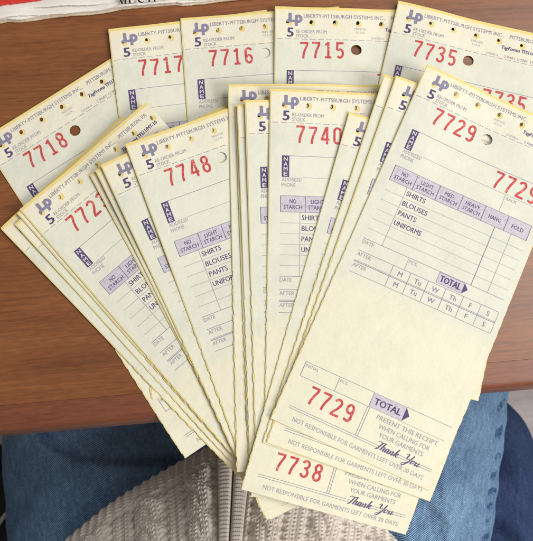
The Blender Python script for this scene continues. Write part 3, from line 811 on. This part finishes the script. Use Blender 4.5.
# drag folds running in from the side seam
for q, (x0, y0, dx_, dy_, am, wd) in enumerate(((.050, -.075, .45, -.9, .0035, .006), (.075, -.06, .35, -.94, .0022, .004), (.035, -.09, .6, -.8, .003, .005), (.098, -.07, .2, -.98, .0016, .0035))):
    tt = (X - x0) * dy_ - (Y - y0) * dx_ + .003 * np.sin(Y * 90 + q)
    Z += np.where(np.sin(PH) > 0, am * np.exp(-(tt / wd) ** 2) - .7 * am * np.exp(-((tt - 1.6 * wd) / wd) ** 2), 0)
lx, ly, lz = local(X, Y, Z)
uvs = (SS, PH * 0.062)
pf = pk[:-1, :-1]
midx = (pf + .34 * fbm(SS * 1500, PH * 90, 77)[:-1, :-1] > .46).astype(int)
jr = empty('jeans', (0, 0, 0)); jr.parent = person
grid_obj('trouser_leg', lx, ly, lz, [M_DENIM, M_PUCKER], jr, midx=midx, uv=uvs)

# left thigh in the shade, with a lapped crease across it
zl = -0.215
axl = [P(140, 660, zl), P(128, 560, zl), P(116, 450, zl), P(112, 350, zl), P(108, 240, zl)]
X, Y, Z, SS, PH = thigh(axl, 0.0765, 0.056, 520, 420, 9)
cpx = [P(x, y, -.163) for x, y in ((-30, 405), (30, 425), (48, 445), (75, 458), (120, 462), (180, 464), (260, 452))]
yc = np.interp(X, [p.x for p in cpx], [p.y for p in cpx])
sd = yc - Y
k = 1 / (1 + np.exp(-sd / .0009)); Z += np.where(np.sin(PH) > -.2, .0052 * k * np.exp(-np.clip(sd, 0, 1) / .035) - .0026 * np.exp(-(sd + .003) ** 2 / .004 ** 2), 0)
lx, ly, lz = local(X, Y, Z)
grid_obj('trouser_leg', lx, ly, lz, [M_DENIM], jr, uv=(SS, PH * 0.064))
# the lap between the thighs
nx = 160
Xl, Yl = np.meshgrid(np.linspace(-.095, .075, nx), np.linspace(-.30, -.062, nx), indexing='ij')
Zl = -.166 - 2.2 * (Xl + .01) ** 2 + .003 * fbm(Xl * 60, Yl * 60, 31) - .2 * np.clip(Yl + .10, 0, 1)
lx, ly, lz = local(Xl, Yl, Zl)
grid_obj('lap_front', lx, ly, lz, [M_DENIM], jr, uv=(Xl, Yl))

# cardigan: one knit surface with hem rib, cables and a zipped placket
def cardigan():
    c0 = P(231, 440, -0.112)
    nxg, nsg = 960, 600
    xs = np.linspace(-0.165, 0.150, nxg); s = np.r_[np.linspace(-0.012, 0.115, nsg - 50), np.linspace(0.117, 0.46, 50)]
    XX, SS = np.meshgrid(xs, s, indexing='ij')
    wv, cv = .035, .0285
    base_y = c0.y - cv * (np.sqrt(1 + (XX / wv) ** 2) - 1) + .0016 * np.sin(XX * 70 + 1)
    sl = cv * (XX / wv ** 2) / np.sqrt(1 + (XX / wv) ** 2)          # slope of the hem line
    nrm = np.stack([sl, np.ones_like(sl)], -1); nrm /= np.linalg.norm(nrm, axis=-1, keepdims=True)
    # meridian: rolls over at the hem then climbs the belly at about 40 degrees
    sfull = SS; over = np.clip(SS - .092, 0, None); SS = np.minimum(SS, .092)
    sp_ = np.clip(SS, 0, None)
    back = np.where(SS < 0, .009 * (1 - np.cos(SS / .012 * 1.5)), 0) + .80 * (np.sqrt(sp_ ** 2 + .012 ** 2) - .012) + .22 * over
    rise = np.where(SS < 0, SS * 1.0, 0) + .55 * sp_ + .006 * (1 - np.exp(-sp_ / .008)) + .95 * over
    # ---- knit relief
    SS = sfull
    X0 = XX - .0025                                                   # zip line at X0 = 0
    p, rw = .0034, .0029
    col = X0 / p; row = SS / rw
    fr = np.abs((col % 1) - .5) * 2                                   # 1 at column edges, 0 mid
    lobes = np.abs(np.sin(2 * math.pi * col)) ** .6
    vee = (.5 + .5 * np.sin(2 * math.pi * (row + .75 * fr))) ** .7 * (.25 + .75 * lobes)
    relief = .00085 * vee
    # cables and gutters either side of the placket
    def cable(xc, L, ph):
        r = np.zeros_like(XX)
        dx = X0 - xc; th = 2 * math.pi * SS / L + ph
        for sg in (1, -1):
            cx = sg * .0042 * np.sin(th); over = .5 + .5 * sg * np.cos(th)
            r = np.maximum(r, np.exp(-((dx - cx) / .0038) ** 4) * (.0010 + .0026 * over))
        return r
    zones = [(-.0225, .036, .3), (-.052, .036, 1.9), (-.083, .036, 3.3), (-.114, .036, .9), (.0245, .036, 2.6), (.056, .036, .9), (.088, .036, 2.2), (.118, .036, 1.0)]
    for xc, L, ph in zones:
        relief += cable(xc, L, ph)
        for g in (-.0095, .0095):
            gut = np.exp(-((X0 - xc - g) / .0014) ** 2)
            relief -= gut * (.0013 + .0009 * np.sin(2 * math.pi * row * .5))
        for g in (-.0148, .0148):
            gut = np.exp(-((X0 - xc - g) / .0010) ** 2)
            relief -= gut * .0006
    # hem: 2 x 2 rib
    hem = 1 / (1 + np.exp((SS - .021 - .002 * np.sin(XX * 40)) / .0008))
    rib = .0011 * (.5 + .5 * np.sin(2 * math.pi * X0 / .0051)) ** .7 + .0006 * np.sin(2 * math.pi * (row + .5 * np.abs(((X0 / .00255) % 1) - .5) * 2)) * np.abs(np.sin(2 * math.pi * X0 / .0051)) ** .5
    relief = relief * (1 - hem) + rib * hem - .0012 * np.exp(-((SS - .0225) / .0018) ** 2)
    # placket: two cross-ribbed bands with the zip gap between
    pb = np.abs(X0 - .0003)
    band = 1 / (1 + np.exp((pb - .0108) / .0003))
    bandr = .0026 * np.sqrt(np.clip(1 - ((pb - .0056) / .0052) ** 4, 0, 1)) + .00012 * np.sin(2 * math.pi * SS / .0024) - .0005 * (.5 + .5 * np.cos(2 * math.pi * SS / .0024)) ** 5 * (.5 + .5 * np.cos(2 * math.pi * X0 / .0015))
    relief = relief * (1 - band) + bandr * band
    relief -= .0020 * np.exp(-(pb / .0005) ** 2) + .0018 * np.exp(-((pb - .0112) / .0009) ** 2)
    wr = .0030 * fbm(XX * 28, SS * 28, 44, 3)
    d = relief * (over < .022) + wr
    Xw = c0.x + XX - nrm[..., 0] * back * .35
    Yw = base_y - nrm[..., 1] * back
    Zw = c0.z + rise - .26 * np.abs(XX) ** 1.25
    # displacement along the surface normal (from the smooth surface)
    dXi = np.stack([np.gradient(a, axis=0) for a in (Xw, Yw, Zw)], -1); dSi = np.stack([np.gradient(a, axis=1) for a in (Xw, Yw, Zw)], -1)
    nn = np.cross(dXi, dSi); nn /= np.linalg.norm(nn, axis=-1, keepdims=True)
    if nn[..., 2].mean() < 0: nn = -nn
    Xw += nn[..., 0] * d; Yw += nn[..., 1] * d; Zw += nn[..., 2] * d
    lx, ly, lz = local(Xw, Yw, Zw)
    rf = np.random.RandomState(5); hv = []; hf_ = []
    for q in range(2600):
        i, j2 = rf.randint(20, nxg - 20), rf.randint(6, nsg - 60)
        b0 = np.array([lx[i, j2], ly[i, j2], lz[i, j2]]); nv_ = nn[i, j2]
        dr = nv_ * rf.uniform(.1, .9) + rf.normal(0, .8, 3); dr /= np.linalg.norm(dr); ln = rf.uniform(.0015, .0045)
        sd_ = np.cross(dr, rf.normal(0, 1, 3)); sd_ *= .000028 / np.linalg.norm(sd_); bend = rf.normal(0, .0007, 3)
        k0 = len(hv)
        for t_ in (0, .5, 1): 
            cpt = b0 + dr * ln * t_ + bend * t_ * t_; hv += [tuple(cpt - sd_ * (1.1 - t_)), tuple(cpt + sd_ * (1.1 - t_))]
        hf_ += [(k0, k0 + 1, k0 + 3, k0 + 2), (k0 + 2, k0 + 3, k0 + 5, k0 + 4)]
    o = grid_obj('cardigan', lx, ly, lz, [M_KNIT], person, uv=(XX, SS))
    # stray wool fibres would be too fine; the zip teeth lie in the gap
    j = int(np.argmin(np.abs(xs - .0028)))
    fz = mesh_obj('wool_fuzz', hv, hf_, [M_KNIT], o); fz['kind'] = 'stuff'
    nz = nsg - 52
    tooth = .0004 + .0005 * (np.arange(nz) % 6 < 3)
    off = np.linspace(-.0012, .0012, 5)
    Xz = lx[j, :nz, None] + off[None, :]; Yz = ly[j, :nz, None] + nn[j, :nz, 1:2] * tooth[:, None] + 0 * off; Zz = lz[j, :nz, None] + nn[j, :nz, 2:3] * tooth[:, None] + 0 * off
    grid_obj('zip', Xz, Yz, Zz, [M_METAL], o)
cardigan()

# ------------------------------------------------------------------ shaded lower jeans leg beside the right thigh, shade put into its colour
def shaded_leg():
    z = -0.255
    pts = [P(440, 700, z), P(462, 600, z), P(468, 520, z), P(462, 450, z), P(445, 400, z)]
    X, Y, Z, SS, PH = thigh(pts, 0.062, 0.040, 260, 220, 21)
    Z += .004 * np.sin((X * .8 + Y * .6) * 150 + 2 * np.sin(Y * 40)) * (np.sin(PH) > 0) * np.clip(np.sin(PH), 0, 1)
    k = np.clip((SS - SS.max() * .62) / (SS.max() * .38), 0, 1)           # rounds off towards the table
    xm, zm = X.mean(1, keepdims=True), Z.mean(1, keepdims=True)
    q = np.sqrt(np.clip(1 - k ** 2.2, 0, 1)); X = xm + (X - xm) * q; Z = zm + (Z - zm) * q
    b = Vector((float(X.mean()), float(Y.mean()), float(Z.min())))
    t = empty('shaded_jeans_leg', b)
    tag(t, 'shaded lower part of the jeans leg beside the lit thigh, its shade put into the dark denim colour', 'cloth')
    grid_obj('shaded_leg_roll', X - b.x, Y - b.y, Z - b.z, [M_DENIM_SHADE], t, uv=(SS, PH * .05))
shaded_leg()

# ------------------------------------------------------------------ black chair under the sitter
def chair():
    fr = P(0, 448, -.30)
    ch = empty('black_chair', (-0.01, fr.y - .22, -.75))
    tag(ch, 'black chair seat edge showing left of the dark jeans', 'chair')
    bm = bmesh.new(); bmesh.ops.create_cube(bm, size=1.0)
    for v in bm.verts: v.co = Vector((v.co.x * .50, v.co.y * .44, v.co.z * .06 + .42))
    bmesh.ops.bevel(bm, geom=bm.edges[:], offset=.02, segments=4, affect='EDGES')
    me = bpy.data.meshes.new('seat'); bm.to_mesh(me); bm.free(); me.materials.append(M_BLACK)
    o = bpy.data.objects.new('seat', me); COL.objects.link(o); o.parent = ch
    for x in (-.21, .21):
        for y in (-.18, .18):
            profile_solid('leg', [(y - .015, 0), (y + .015, 0), (y + .015, .39), (y - .015, .39)], x - .015, x + .015, M_BLACK, ch)
chair()
pts = [P(-14, 545, -.2975), P(-4, 529, -.2975), P(3, 517, -.2975), P(9, 511, -.2975), P(22, 507, -.2975)]
cu = bpy.data.curves.new('c', 'CURVE'); cu.dimensions = '3D'; cu.bevel_depth = .0016; cu.bevel_resolution = 3
sp = cu.splines.new('NURBS'); sp.points.add(len(pts) - 1); sp.use_endpoint_u = True; sp.order_u = 3
for q, p_ in zip(sp.points, pts): q.co = (*p_, 1)
o = bpy.data.objects.new('c', cu); COL.objects.link(o)
dg = bpy.context.evaluated_depsgraph_get(); dg.update()
me = bpy.data.meshes.new_from_object(o.evaluated_get(dg)); bpy.data.objects.remove(o)
me.materials.clear(); me.materials.append(M_CORD)
co = bpy.data.objects.new('white_cord', me); COL.objects.link(co)
tag(co, 'thin white cord lying on the black chair seat', 'cord')
